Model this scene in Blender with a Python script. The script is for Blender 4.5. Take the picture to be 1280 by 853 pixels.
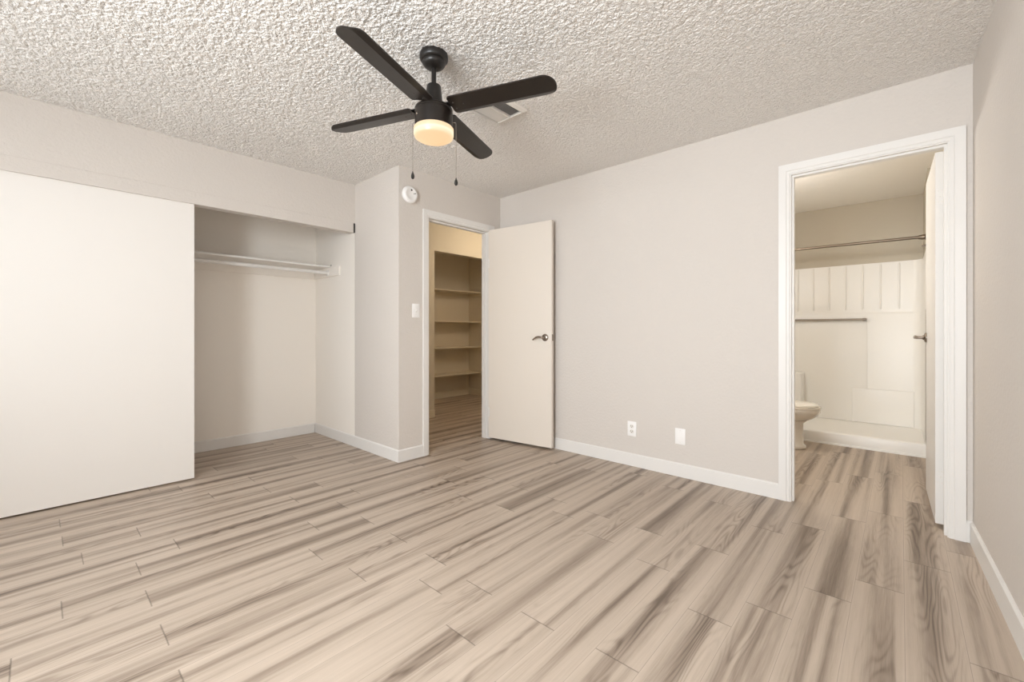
import bpy, bmesh, math, random
import numpy as np
from mathutils import Vector, Matrix, Euler

random.seed(4)
for o in list(bpy.data.objects):
    bpy.data.objects.remove(o)
SC = bpy.context.scene
COL = SC.collection
PI = math.pi
R = math.radians

# ------------------------------------------------------------------ camera
H = 1.065                       # camera height
FPX = 536.8                     # focal length in pixels of the 1280 px wide frame
cam = bpy.data.cameras.new('camera')
cam.sensor_fit = 'HORIZONTAL'
cam.sensor_width = 36.0
cam.lens = 36.0 * FPX / 1280
cam.shift_y = -13.0 / 1280
cam.clip_start = 0.02
co = bpy.data.objects.new('camera', cam)
COL.objects.link(co)
co.location = (0, 0, H)
co.rotation_euler = (R(90), 0, R(42.157))
SC.camera = co

# ------------------------------------------------------------------ light
SC.view_settings.view_transform = 'Standard'
SC.view_settings.look = 'None'
SC.view_settings.gamma = 1
SC.view_settings.use_curve_mapping = False
SC.view_settings.exposure = 0.07
SC.cycles.max_bounces = 14
SC.cycles.diffuse_bounces = 8
SC.cycles.caustics_reflective = False
SC.cycles.caustics_refractive = False
SC.cycles.sample_clamp_indirect = 6
world = bpy.data.worlds.new('world')
SC.world = world
world.use_nodes = True
bg = world.node_tree.nodes['Background']
bg.inputs[0].default_value = (0.93, 0.97, 1.0, 1)
bg.inputs[1].default_value = 1.6

WINDOW_POWER = 133.0
ADDED_WINDOW_POWER = 15.0
VANITY_POWER = 25.0
HALL_POWER = 15.0
FAN_GLOW = 2.4


def area(name, loc, rot, sx, sy, power, color=(1, 1, 1)):
    l = bpy.data.lights.new(name, 'AREA')
    l.shape = 'RECTANGLE'
    l.size, l.size_y = sx, sy
    l.energy = power
    l.color = color
    o = bpy.data.objects.new(name, l)
    COL.objects.link(o)
    o.location = loc
    o.rotation_euler = rot
    return o


# daylight just outside the bedroom window, which is in the wall behind the camera
WX0, WX1, WZ0, WZ1 = -1.30, -0.25, 0.80, 2.15
YF = -1.30                      # inner face of the wall behind the camera
area('window_daylight', ((WX0 + WX1) / 2, YF - 0.17, (WZ0 + WZ1) / 2), (R(90), 0, 0), WX1 - WX0, WZ1 - WZ0,
     WINDOW_POWER, (0.93, 0.972, 1.0))
VX0_, VX1_ = -3.35, -2.15       # added unseen second window and its lamp, to brighten the right wall
area('window_daylight', ((VX0_ + VX1_) / 2, YF - 0.17, (WZ0 + WZ1) / 2), (R(90), 0, 0), VX1_ - VX0_, WZ1 - WZ0,
     ADDED_WINDOW_POWER, (0.93, 0.972, 1.0))

# ------------------------------------------------------------------ materials
def lin(c):
    return tuple(((x / 255) / 12.92 if x / 255 <= 0.04045 else ((x / 255 + 0.055) / 1.055) ** 2.4) for x in c) + (1,)


def mat(name, srgb, rough=0.5, metal=0.0, spec=0.5, bump=None, coat=0.0):
    """Plain procedural material; bump = (noise scale, strength, distance)."""
    m = bpy.data.materials.new(name)
    m.use_nodes = True
    nt = m.node_tree
    b = nt.nodes['Principled BSDF']
    b.inputs['Base Color'].default_value = lin(srgb)
    b.inputs['Roughness'].default_value = rough
    b.inputs['Metallic'].default_value = metal
    b.inputs['Specular IOR Level'].default_value = spec
    if coat:
        b.inputs['Coat Weight'].default_value = coat
        b.inputs['Coat Roughness'].default_value = 0.1
    if bump:
        tc = nt.nodes.new('ShaderNodeNewGeometry')
        n = nt.nodes.new('ShaderNodeTexNoise')
        n.inputs['Scale'].default_value = bump[0]
        n.inputs['Detail'].default_value = 3
        bp = nt.nodes.new('ShaderNodeBump')
        bp.inputs['Strength'].default_value = bump[1]
        bp.inputs['Distance'].default_value = bump[2]
        nt.links.new(tc.outputs['Position'], n.inputs['Vector'])
        nt.links.new(n.outputs['Fac'], bp.inputs['Height'])
        nt.links.new(bp.outputs['Normal'], b.inputs['Normal'])
    return m


M = {}
M['wall'] = mat('wall_paint', (212, 206, 200), 0.75, spec=0.25, bump=(60, 0.5, 0.005))
M['closet_wall'] = mat('closet_lit_paint', (243, 238, 231), 0.7, spec=0.25, bump=(60, 0.1, 0.003))  # smoother closet paint, whitened in place of light the closet lacks
M['tan'] = mat('pantry_paint', (212, 202, 183), 0.6, spec=0.3, bump=(60, 0.1, 0.003))
M['bath_wall'] = mat('bath_paint', (194, 186, 171), 0.7, spec=0.25, bump=(70, 0.15, 0.003))
M['bath_ceiling'] = mat('bath_ceiling_paint', (238, 234, 227), 0.8, spec=0.2)
M['trim'] = mat('white_trim', (228, 226, 223), 0.4, spec=0.4)
M['door'] = mat('door_paint', (226, 218, 208), 0.4, spec=0.4, bump=(30, 0.04, 0.002))
M['slide'] = mat('sliding_door_paint', (235, 232, 228), 0.45, spec=0.4, bump=(25, 0.04, 0.002))
M['popcorn'] = mat('popcorn_ceiling', (242, 239, 235), 0.9, spec=0.1, bump=(122, 1.0, 0.013))
M['plastic'] = mat('white_plastic', (242, 241, 240), 0.35)
M['slot'] = mat('dark_slot', (70, 66, 62), 0.6)
M['black'] = mat('black_metal', (30, 27, 25), 0.38, metal=0.0, spec=0.5)
M['blade'] = mat('blade_finish', (30, 24, 20), 0.33, spec=0.45)
M['nickel'] = mat('brushed_nickel', (158, 148, 138), 0.27, metal=1.0)
M['chrome'] = mat('chrome', (190, 180, 168), 0.15, metal=1.0)
M['grey_metal'] = mat('grey_metal', (150, 140, 130), 0.45, metal=0.6)
M['porcelain'] = mat('porcelain', (240, 235, 226), 0.12, spec=0.6)
M['acrylic'] = mat('acrylic', (240, 238, 234), 0.34, spec=0.35)
M['vent'] = mat('vent_enamel', (226, 222, 216), 0.4)
M['duct_shade'] = mat('duct_shade_paint', (64, 64, 66), 0.7)
M['dark'] = mat('dark_recess', (28, 25, 22), 0.8)
M['shelf'] = mat('shelf_paint', (218, 207, 186), 0.5, spec=0.35)


def emit(name, color, strength):
    m = bpy.data.materials.new(name)
    m.use_nodes = True
    b = m.node_tree.nodes['Principled BSDF']
    b.inputs['Base Color'].default_value = color
    b.inputs['Emission Color'].default_value = color
    b.inputs['Emission Strength'].default_value = strength
    b.inputs['Roughness'].default_value = 0.3
    return m


M['bulb'] = emit('warm_bulb', (1, 0.78, 0.52, 1), 6.0)


def glass_shade():
    """Frosted glass of the fan lamp, lit from inside by a bulb lying across its middle."""
    m = bpy.data.materials.new('lit_frosted_glass')
    m.use_nodes = True
    nt = m.node_tree
    b = nt.nodes['Principled BSDF']
    b.inputs['Base Color'].default_value = (0.10, 0.08, 0.06, 1)
    b.inputs['Roughness'].default_value = 0.35
    tc = nt.nodes.new('ShaderNodeTexCoord')
    sp = nt.nodes.new('ShaderNodeSeparateXYZ')
    nt.links.new(tc.outputs['Object'], sp.inputs[0])
    mr = nt.nodes.new('ShaderNodeValToRGB')
    mp = nt.nodes.new('ShaderNodeMapRange')
    mp.inputs['From Min'].default_value = -0.15
    mp.inputs['From Max'].default_value = -0.095
    nt.links.new(sp.outputs['Z'], mp.inputs['Value'])
    nt.links.new(mp.outputs[0], mr.inputs[0])
    cr = mr.color_ramp
    cr.elements[0].position = 0.0
    cr.elements[0].color = (0.375, 0.245, 0.135, 1)
    cr.elements[1].position = 1.0
    cr.elements[1].color = (0.40, 0.30, 0.19, 1)
    e = cr.elements.new(0.45)  # brighter band painted where a bulb would show through
    e.color = (0.43, 0.38, 0.28, 1)
    e = cr.elements.new(0.62)
    e.color = (0.39, 0.285, 0.175, 1)
    nt.links.new(mr.outputs[0], b.inputs['Emission Color'])
    b.inputs['Emission Strength'].default_value = FAN_GLOW
    return m


M['shade'] = glass_shade()


def plank_mat():
    """Vinyl planks: UV.x = metres across the plank, UV.y = metres along it (shifted per plank), 'tone' = a number per plank."""
    m = bpy.data.materials.new('vinyl_plank')
    m.use_nodes = True
    nt = m.node_tree
    L = nt.links.new
    N = nt.nodes.new
    b = nt.nodes['Principled BSDF']

    def math_(op, a=None, c=None, va=None, vc=None):
        n = N('ShaderNodeMath')
        n.operation = op
        if a is not None: L(a, n.inputs[0])
        if c is not None: L(c, n.inputs[1])
        if va is not None: n.inputs[0].default_value = va
        if vc is not None: n.inputs[1].default_value = vc
        return n.outputs[0]
    uv = N('ShaderNodeUVMap'); uv.uv_map = 'plank'
    edge = N('ShaderNodeUVMap'); edge.uv_map = 'edge'
    tone = N('ShaderNodeAttribute'); tone.attribute_name = 'tone'

    def noise(sx, sy, detail, rough=0.5, dist=0.0):
        mp = N('ShaderNodeMapping')
        mp.inputs['Scale'].default_value = (sx, sy, 1)
        L(uv.outputs[0], mp.inputs[0])
        n = N('ShaderNodeTexNoise')
        n.inputs['Scale'].default_value = 1
        n.inputs['Detail'].default_value = detail
        n.inputs['Roughness'].default_value = rough
        n.inputs['Distortion'].default_value = dist
        L(mp.outputs[0], n.inputs['Vector'])
        return n.outputs['Fac']
    band = noise(20, 0.42, 1.2, 0.45, 0.25)        # soft streaks a few centimetres wide
    mid = noise(70, 1.5, 2.0, 0.5, 0.2)
    fine = noise(300, 7, 3.0, 0.65)
    # cathedral grain: distorted rings
    mp = N('ShaderNodeMapping'); mp.inputs['Scale'].default_value = (7, 0.75, 1)
    L(uv.outputs[0], mp.inputs[0])
    dn = N('ShaderNodeTexNoise'); dn.inputs['Scale'].default_value = 1; dn.inputs['Detail'].default_value = 2
    dn.inputs['Roughness'].default_value = 0.45
    L(mp.outputs[0], dn.inputs['Vector'])
    ring = math_('SINE', math_('MULTIPLY', dn.outputs['Fac'], vc=150.0))
    ring = math_('MULTIPLY', math_('ADD', ring, vc=1.0), vc=0.5)
    ring = math_('POWER', ring, vc=2.2)
    gate = noise(7, 0.9, 0.5)
    gr = N('ShaderNodeMapRange'); L(gate, gr.inputs[0])
    gr.inputs['From Min'].default_value = 0.45; gr.inputs['From Max'].default_value = 0.62
    ring = math_('MULTIPLY', ring, gr.outputs[0])
    # value: planks are pale along their long edges and darker in soft streaks between
    bb = N('ShaderNodeMapRange'); L(band, bb.inputs[0])
    bb.inputs['From Min'].default_value = 0.30; bb.inputs['From Max'].default_value = 0.68
    cross = N('ShaderNodeUVMap'); cross.uv_map = 'cross'
    sc = N('ShaderNodeSeparateXYZ'); L(cross.outputs[0], sc.inputs[0])
    pr = math_('MULTIPLY', math_('MULTIPLY', sc.outputs['X'], math_('SUBTRACT', None, sc.outputs['X'], va=1.0)), vc=4.0)
    pr = math_('ADD', math_('MULTIPLY', math_('POWER', pr, vc=0.8), vc=0.80), vc=0.20)
    dark = math_('ADD', math_('MULTIPLY', math_('SUBTRACT', None, bb.outputs[0], va=1.0), vc=0.68), math_('MULTIPLY', tone.outputs['Fac'], vc=0.26))
    dark = math_('MULTIPLY', dark, pr)
    v = math_('SUBTRACT', None, dark, va=0.93)
    v = math_('ADD', v, math_('MULTIPLY', math_('SUBTRACT', mid, vc=0.5), vc=0.34))
    v = math_('ADD', v, math_('MULTIPLY', math_('SUBTRACT', fine, vc=0.5), vc=0.40))
    v = math_('SUBTRACT', v, math_('MULTIPLY', math_('MULTIPLY', ring, pr), vc=0.24))
    cr = N('ShaderNodeValToRGB')
    L(v, cr.inputs[0])
    e = cr.color_ramp.elements
    e[0].position = 0.0; e[0].color = lin((108, 94, 82))
    e[1].position = 1.0; e[1].color = lin((199, 184, 169))
    k = e.new(0.33); k.color = lin((152, 137, 123))
    k = e.new(0.62); k.color = lin((182, 167, 152))
    # dark joint round each plank
    se = N('ShaderNodeSeparateXYZ'); L(edge.outputs[0], se.inputs[0])
    d = math_('MINIMUM', math_('MULTIPLY', se.outputs['X'], vc=2.4), math_('MULTIPLY', se.outputs['Y'], vc=0.7))
    j = N('ShaderNodeMapRange'); L(d, j.inputs[0])
    j.inputs['From Min'].default_value = 0.0006; j.inputs['From Max'].default_value = 0.0022
    j.inputs['To Min'].default_value = 0.55
    mx = N('ShaderNodeMix'); mx.data_type = 'RGBA'; mx.blend_type = 'MULTIPLY'
    mx.inputs[0].default_value = 1
    L(cr.outputs[0], mx.inputs[6])
    L(j.outputs[0], mx.inputs[7])
    L(mx.outputs[2], b.inputs['Base Color'])
    b.inputs['Roughness'].default_value = 0.42
    b.inputs['Specular IOR Level'].default_value = 0.35
    bp = N('ShaderNodeBump'); bp.inputs['Strength'].default_value = 0.12; bp.inputs['Distance'].default_value = 0.002
    L(math_('ADD', fine, math_('MULTIPLY', j.outputs[0], vc=1.5)), bp.inputs['Height'])
    L(bp.outputs[0], b.inputs['Normal'])
    return m


M['plank'] = plank_mat()

# ------------------------------------------------------------------ mesh helpers
def new_bm():
    return bmesh.new()


def bx(bm, x0, x1, y0, y1, z0, z1, bevel=0.0, seg=2):
    t = bmesh.new()
    bmesh.ops.create_cube(t, size=1)
    for v in t.verts:
        v.co = Vector(((x0 + x1) / 2 + v.co.x * (x1 - x0), (y0 + y1) / 2 + v.co.y * (y1 - y0), (z0 + z1) / 2 + v.co.z * (z1 - z0)))
    if bevel:
        bmesh.ops.bevel(t, geom=t.edges[:], offset=bevel, segments=seg, affect='EDGES', profile=0.5)
    return merge(bm, t)


def merge(bm, t, mtx=None):
    if mtx is not None:
        bmesh.ops.transform(t, matrix=mtx, verts=t.verts)
    me = bpy.data.meshes.new('tmp')
    t.to_mesh(me)
    t.free()
    bm.from_mesh(me)
    bpy.data.meshes.remove(me)
    return bm


def lathe(bm, prof, seg=48, mtx=None):
    """prof = [(r, z), ...] turned about Z; ends at r=0 are closed by a point."""
    t = bmesh.new()
    rings = []
    for r, z in prof:
        if r < 1e-6:
            rings.append([t.verts.new((0, 0, z))])
        else:
            rings.append([t.verts.new((r * math.cos(2 * PI * i / seg), r * math.sin(2 * PI * i / seg), z)) for i in range(seg)])
    for a, b in zip(rings, rings[1:]):
        for i in range(seg):
            j = (i + 1) % seg
            if len(a) == 1 and len(b) == 1:
                continue
            if len(a) == 1:
                t.faces.new((a[0], b[j], b[i]))
            elif len(b) == 1:
                t.faces.new((a[i], a[j], b[0]))
            else:
                t.faces.new((a[i], a[j], b[j], b[i]))
    bmesh.ops.recalc_face_normals(t, faces=t.faces)
    return merge(bm, t, mtx)


def tube(bm, pts, rad, seg=12, caps=True):
    """Round bar along a polyline; rad a number or one per point."""
    t = bmesh.new()
    pts = [Vector(p) for p in pts]
    n = len(pts)
    rr = rad if isinstance(rad, (list, tuple)) else [rad] * n
    up = None
    rings = []
    for i, p in enumerate(pts):
        d = (pts[min(i + 1, n - 1)] - pts[max(i - 1, 0)]).normalized()
        if up is None:
            up = Vector((0, 0, 1)) if abs(d.z) < 0.9 else Vector((1, 0, 0))
        s = d.cross(up).normalized()
        up = s.cross(d).normalized()
        rings.append([t.verts.new(p + rr[i] * (math.cos(2 * PI * k / seg) * s + math.sin(2 * PI * k / seg) * up)) for k in range(seg)])
    for a, b in zip(rings, rings[1:]):
        for k in range(seg):
            q = (k + 1) % seg
            t.faces.new((a[k], a[q], b[q], b[k]))
    if caps:
        t.faces.new(rings[0][::-1])
        t.faces.new(rings[-1])
    bmesh.ops.recalc_face_normals(t, faces=t.faces)
    return merge(bm, t)


def prism(bm, poly, z0, z1, mtx=None):
    """Polygon in XY extruded from z0 to z1."""
    t = bmesh.new()
    a = [t.verts.new((p[0], p[1], z0)) for p in poly]
    b = [t.verts.new((p[0], p[1], z1)) for p in poly]
    t.faces.new(a[::-1])
    t.faces.new(b)
    for i in range(len(poly)):
        j = (i + 1) % len(poly)
        t.faces.new((a[i], a[j], b[j], b[i]))
    bmesh.ops.recalc_face_normals(t, faces=t.faces)
    return merge(bm, t, mtx)


def loft(bm, loops, close_ends=True, mtx=None):
    """Skin between closed loops that have the same number of points."""
    t = bmesh.new()
    rs = [[t.verts.new(p) for p in lp] for lp in loops]
    n = len(rs[0])
    for a, b in zip(rs, rs[1:]):
        for k in range(n):
            q = (k + 1) % n
            t.faces.new((a[k], a[q], b[q], b[k]))
    if close_ends:
        t.faces.new(rs[0][::-1])
        t.faces.new(rs[-1])
    bmesh.ops.recalc_face_normals(t, faces=t.faces)
    return merge(bm, t, mtx)


def obj(name, bm, m, parent=None, smooth=False, angle=35, loc=(0, 0, 0), rot=(0, 0, 0)):
    me = bpy.data.meshes.new(name)
    bm.to_mesh(me)
    bm.free()
    me.materials.append(m)
    if smooth:
        me.polygons.foreach_set('use_smooth', [True] * len(me.polygons))
        me.set_sharp_from_angle(angle=R(angle))
    o = bpy.data.objects.new(name, me)
    COL.objects.link(o)
    o.parent = parent
    o.location = loc
    o.rotation_euler = rot
    return o


def tag(o, label, cat, group=None, kind=None):
    o['label'] = label
    o['category'] = cat
    if group: o['group'] = group
    if kind: o['kind'] = kind
    return o


def thing(name, label, cat, loc=(0, 0, 0), rot=(0, 0, 0), group=None, kind=None):
    o = bpy.data.objects.new(name, None)
    o.empty_display_size = 0.1
    COL.objects.link(o)
    o.location = loc
    o.rotation_euler = rot
    return tag(o, label, cat, group, kind)


def struct(name, bm, m, label, cat, **k):
    return tag(obj(name, bm, m, **k), label, cat, kind='structure')


# ------------------------------------------------------------------ room shell
ZC = 2.41            # ceiling
YB = 3.147           # back wall, room face
XP = -3.010          # pantry wall, room face
YJ = 1.960           # jog wall, room face (also the closet's end wall)
XH = -3.725          # header above the closet, room face
XCB = -4.552         # closet back wall
T = 0.10


def xr(y):           # right wall is a little out of square
    return 0.268 + 0.037 * (YB - y)


# floor: one mesh, a quad per plank
def build_floor():
    bm = bmesh.new()
    uvl = bm.loops.layers.uv.new('plank')
    edl = bm.loops.layers.uv.new('edge')
    crl = bm.loops.layers.uv.new('cross')
    tl = bm.faces.layers.float.new('tone')
    W, LN, X0 = 0.1537, 0.945, -3.525
    seams = {0: .082, 1: .75, 2: .084, 3: .358, 4: .14, 5: .465, 6: .302, 7: .062, 8: .296, 9: -.058, 10: .298, 11: .935,
             12: .297, 14: 1.227, 15: 1.937, 16: 1.229, 17: 2.82, 18: 2.2, 19: 1.672, 20: 2.81, 21: 2.135, 22: 2.35,
             23: 2.695, 24: 2.95}
    rnd = random.Random(11)
    for k in range(-13, 28):
        xa, xb = X0 + k * W, X0 + (k + 1) * W
        s = seams.get(k, rnd.uniform(0, LN))
        i0 = math.floor((-1.4 - s) / LN)
        i = i0
        while s + i * LN < 5.95:
            ya, yb = s + i * LN, s + (i + 1) * LN
            i += 1
            f = bm.faces.new([bm.verts.new(p) for p in ((xa, ya, 0), (xb, ya, 0), (xb, yb, 0), (xa, yb, 0))])
            f[tl] = min(1, max(0, rnd.gauss(0.5, 0.24)))
            ox, oy = rnd.uniform(0, 90), rnd.uniform(0, 90)
            flip = rnd.random() < 0.5
            # four edges: distance to the long and short joints is bilinear, so split in the middle
            for lp in f.loops:
                c = lp.vert.co
                u = (c.x - xa)
                lp[uvl].uv = (ox + (W - u if flip else u), oy + (c.y - ya))
                lp[edl].uv = (0, 0)
    # inset two rings so the 'edge' layer can hold the distance to the joint
    faces = bm.faces[:]
    for f in faces:
        c = f.calc_center_median()
        lo = Vector((min(v.co.x for v in f.verts), min(v.co.y for v in f.verts), 0))
        hi = Vector((max(v.co.x for v in f.verts), max(v.co.y for v in f.verts), 0))
        t = f[tl]
        base = {(round(lp.vert.co.x, 5), round(lp.vert.co.y, 5)): lp[uvl].uv.copy() for lp in f.loops}
        u00 = base[(round(lo.x, 5), round(lo.y, 5))]
        u11 = base[(round(hi.x, 5), round(hi.y, 5))]
        d = 0.004
        xs = [lo.x, lo.x + d, hi.x - d, hi.x]
        ys = [lo.y, lo.y + d, hi.y - d, hi.y]
        g = [[bm.verts.new((x, y, 0)) for x in xs] for y in ys]
        for a in range(3):
            for b in range(3):
                nf = bm.faces.new((g[a][b], g[a][b + 1], g[a + 1][b + 1], g[a + 1][b]))
                nf[tl] = t
                for lp in nf.loops:
                    q = lp.vert.co
                    fx = (q.x - lo.x) / (hi.x - lo.x)
                    fy = (q.y - lo.y) / (hi.y - lo.y)
                    lp[uvl].uv = (u00.x + fx * (u11.x - u00.x), u00.y + fy * (u11.y - u00.y))
                    lp[crl].uv = (fx, fy)
                    lp[edl].uv = (0 if fx < 1e-4 or fx > 1 - 1e-4 else d, 0 if fy < 1e-4 or fy > 1 - 1e-4 else d)
    bmesh.ops.delete(bm, geom=faces, context='FACES')
    bmesh.ops.recalc_face_normals(bm, faces=bm.faces)
    if bm.faces[0].normal.z < 0:
        bmesh.ops.reverse_faces(bm, faces=bm.faces)
    return bm


struct('floor', build_floor(), M['plank'], 'grey-brown wood-look plank floor running through bedroom, hall and bathroom', 'floor')
sb = new_bm()
bx(sb, -5.6, 0.7, -1.5, 6.1, -0.15, -0.004)
struct('floor_slab', sb, M['dark'], 'dark slab beneath the plank floor', 'floor slab')


def popcorn():
    """Sprayed acoustic ceiling: lumps a centimetre or two across as real relief."""
    x0, x1, y0, y1 = XH - 0.03, 0.46, YF - 0.03, YB + 0.01
    st = 0.0045
    nx, ny = int((x1 - x0) / st) + 1, int((y1 - y0) / st) + 1
    rng = np.random.default_rng(3)

    def smooth_field(sig):
        a = rng.standard_normal((ny, nx))
        fy = np.fft.fftfreq(ny)[:, None]
        fx = np.fft.rfftfreq(nx)[None, :]
        k = np.exp(-2 * (np.pi * sig) ** 2 * (fx ** 2 + fy ** 2))
        b = np.fft.irfft2(np.fft.rfft2(a) * k, s=(ny, nx))
        return b / b.std()
    hgt = smooth_field(0.55) * 0.8 + smooth_field(0.95) * 0.6
    hgt = np.tanh(hgt * 1.3 + 0.35)
    # lumps are heavy over the middle of the room, flatter toward the back wall
    X = np.linspace(x0, x1, nx)[None, :]
    Y = np.linspace(y0, y1, ny)[:, None]
    amp = 0.0033 - 0.0019 * np.clip((Y - 1.0) / 1.8, 0, 1) + 0 * X
    z = ZC - 0.004 - hgt * amp
    co_ = np.empty((ny, nx, 3), np.float32)
    co_[..., 0] = X
    co_[..., 1] = Y
    co_[..., 2] = z
    me = bpy.data.meshes.new('ceiling')
    idx = np.arange(nx * ny).reshape(ny, nx)
    q = np.stack([idx[:-1, :-1], idx[1:, :-1], idx[1:, 1:], idx[:-1, 1:]], -1).reshape(-1, 4)
    nf = len(q)
    me.vertices.add(nx * ny)
    me.vertices.foreach_set('co', co_.ravel())
    me.loops.add(nf * 4)
    me.loops.foreach_set('vertex_index', q.ravel().astype(np.int32))
    me.polygons.add(nf)
    me.polygons.foreach_set('loop_start', np.arange(0, nf * 4, 4, dtype=np.int32))
    me.polygons.foreach_set('loop_total', np.full(nf, 4, np.int32))
    me.polygons.foreach_set('use_smooth', [True] * nf)
    me.update(calc_edges=True)
    me.validate()
    me.materials.append(M['popcorn'])
    o = bpy.data.objects.new('ceiling', me)
    COL.objects.link(o)
    return tag(o, 'rough white popcorn-textured bedroom ceiling', 'ceiling', kind='structure')


popcorn()
b = new_bm()
bx(b, -5.6, 0.7, -1.5, 6.1, ZC + 0.012, ZC + 0.1)
struct('ceiling_deck', b, M['bath_ceiling'], 'smooth ceiling above the closet, hall and bathroom', 'ceiling')

# wall behind the camera, with the window
b = new_bm()
ya, yb_ = YF - T, YF
bx(b, -4.66, VX0_, ya, yb_, 0, ZC)
bx(b, VX1_, WX0, ya, yb_, 0, ZC)
bx(b, VX0_, VX1_, ya, yb_, 0, WZ0)
bx(b, VX0_, VX1_, ya, yb_, WZ1, ZC)
bx(b, WX1, 0.62, ya, yb_, 0, ZC)
bx(b, WX0, WX1, ya, yb_, 0, WZ0)
bx(b, WX0, WX1, ya, yb_, WZ1, ZC)
struct('wall_front', b, M['wall'], 'greige wall behind the camera with the bedroom window', 'wall')
wm = bpy.data.materials.new('window_glass')
wm.use_nodes = True
wn = wm.node_tree
wn.nodes.clear()
o_ = wn.nodes.new('ShaderNodeOutputMaterial')
tr = wn.nodes.new('ShaderNodeBsdfTransparent')
wn.links.new(tr.outputs[0], o_.inputs[0])
for wname, wlab, wa, wb in (('window_1', 'bedroom window behind the camera, right of the other one', WX0, WX1),
                            ('window_added', 'added unseen window behind the camera at the closet side, for more light', VX0_, VX1_)):
    win = tag(obj(wname, bx(new_bm(), wa, wb, YF - 0.06, YF - 0.056, WZ0, WZ1), wm), wlab, 'window', kind='structure')
    b = new_bm()
    for (a0, a1, c0, c1) in ((wa, wa + .04, WZ0, WZ1), (wb - .04, wb, WZ0, WZ1), (wa + .04, wb - .04, WZ0, WZ0 + .04),
                             (wa + .04, wb - .04, WZ1 - .04, WZ1), ((wa + wb) / 2 - .02, (wa + wb) / 2 + .02, WZ0 + .04, WZ1 - .04)):
        bx(b, a0, a1, YF - 0.05, YF - 0.01, c0, c1)
    obj('window_frame', b, M['trim'], win)

# left: header above the closet opening
b = new_bm()
bx(b, XH - 0.09, XH, YF, YJ, 1.968, ZC)
struct('wall_left', b, M['wall'], 'greige header wall above the sliding closet door', 'wall')
b = new_bm()
bx(b, XH, XH + 0.006, YF, 1.944, 1.965, 2.052, 0.0015, 1)
struct('trim_1', b, M['wall'], 'flat greige fascia board along the top of the closet opening', 'trim')
b = new_bm()
bx(b, XH - 0.012, XH + 0.004, 1.9455, YJ - 0.001, 1.965, 2.05)
struct('trim_2', b, M['dark'], 'dark end of the closet track in the gap beside the fascia', 'track end')
# closet
b = new_bm()
bx(b, XCB - T, XCB, YF, YJ, 0, ZC + 0.0118)
struct('wall_closet_back', b, M['closet_wall'], 'pale back wall inside the open closet', 'wall')
# jog wall: closet end wall and the return that faces the room
b = new_bm()
bx(b, XCB - T, XH - 0.004, YJ - 0.0015, YJ + T, 0, ZC)
struct('wall_closet_end', b, M['closet_wall'], 'pale end wall of the closet right of the shelf', 'wall')
b = new_bm()
bx(b, XH - 0.004, XP, YJ, YJ + T, 0, ZC)
struct('wall_jog', b, M['wall'], 'short greige wall between closet and smoke detector corner', 'wall')

# pantry wall, with the doorway
PY0, PY1, PZ = 2.258, 2.985, 2.036
b = new_bm()
bx(b, XP - T, XP, YJ + T, PY0 - 0.012, 0, ZC)
bx(b, XP - T, XP, PY1 + 0.012, YB + T, 0, ZC)
bx(b, XP - T, XP, PY0 - 0.012, PY1 + 0.012, PZ + 0.012, ZC)
struct('wall_pantry', b, M['wall'], 'greige wall around the open hall doorway, with smoke detector and switch', 'wall')
# back wall with the bathroom doorway
BX0, BX1, BZ = -0.505, 0.178, 2.034
b = new_bm()
bx(b, XP, BX0 - 0.012, YB, YB + T, 0, ZC)
bx(b, BX1 + 0.012, 0.40, YB, YB + T, 0, ZC)
bx(b, BX0 - 0.012, BX1 + 0.012, YB, YB + T, BZ + 0.012, ZC)
struct('wall_back', b, M['wall'], 'long greige wall between the open flush door and bathroom doorway', 'wall')
b = new_bm()
prism(b, [(xr(YB), YB), (xr(YF), YF), (xr(YF) + T, YF), (xr(YB) + T, YB)], 0, ZC)
struct('wall_right', b, M['wall'], 'lightly textured greige wall at right of the bathroom doorway', 'wall')

# hall and pantry alcove
XA, AY0, AY1, AZ, XAB = -4.25, 3.275, 4.862, 2.05, -5.38
b = new_bm()
bx(b, XA - T, XA, YJ + T, AY0, 0, ZC + 0.0118)
bx(b, XA - T, XA, AY0, AY1, AZ, ZC + 0.0118)
bx(b, XA - T, XA, AY1, 5.3, 0, ZC + 0.0118)
struct('wall_hall', b, M['tan'], 'tan hall wall framing the alcove of shelves', 'wall')
b = new_bm()
bx(b, XAB - T, XAB, AY0 - T, AY1 + T, 0, ZC + 0.0118)
bx(b, XAB, XA - T, AY0 - T, AY0, 0, ZC + 0.0118)
bx(b, XAB, XA - T, AY1, AY1 + T, 0, ZC + 0.0118)
struct('wall_alcove', b, M['tan'], 'tan walls inside the shelved alcove', 'wall')
b = new_bm()
bx(b, XA, XP - T, 5.2, 5.3, 0, ZC)
bx(b, XP - T, XP, YB + T, 5.3, 0, ZC)
bx(b, XCB, XP - T, YJ + T, YJ + T + 0.02, 0, ZC)
struct('wall_hall_side', b, M['tan'], 'tan side walls of the hall behind the bedroom', 'wall')

# bathroom
BL, BRX, SY = -1.235, 0.275, 4.985
b = new_bm()
bx(b, BL - T, BL, YB + T, 5.885 + T, 0, ZC + 0.0118)
struct('wall_bath_left', b, M['bath_wall'], 'beige bathroom wall behind the toilet tank', 'wall')
b = new_bm()
bx(b, BL, 0.165, 5.885, 5.885 + T, 0, ZC + 0.0118)
struct('wall_bath_back', b, M['bath_wall'], 'beige bathroom wall above the white shower surround', 'wall')
b = new_bm()
bx(b, BRX, BRX + T, YB + T, SY, 0, ZC + 0.0118)
bx(b, 0.165, BRX + T, SY, 5.885 + T, 0, ZC + 0.0118)
struct('wall_bath_right', b, M['bath_wall'], 'beige bathroom wall behind the open bathroom door', 'wall')

# baseboards
BH, BT = 0.098, 0.012


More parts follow.
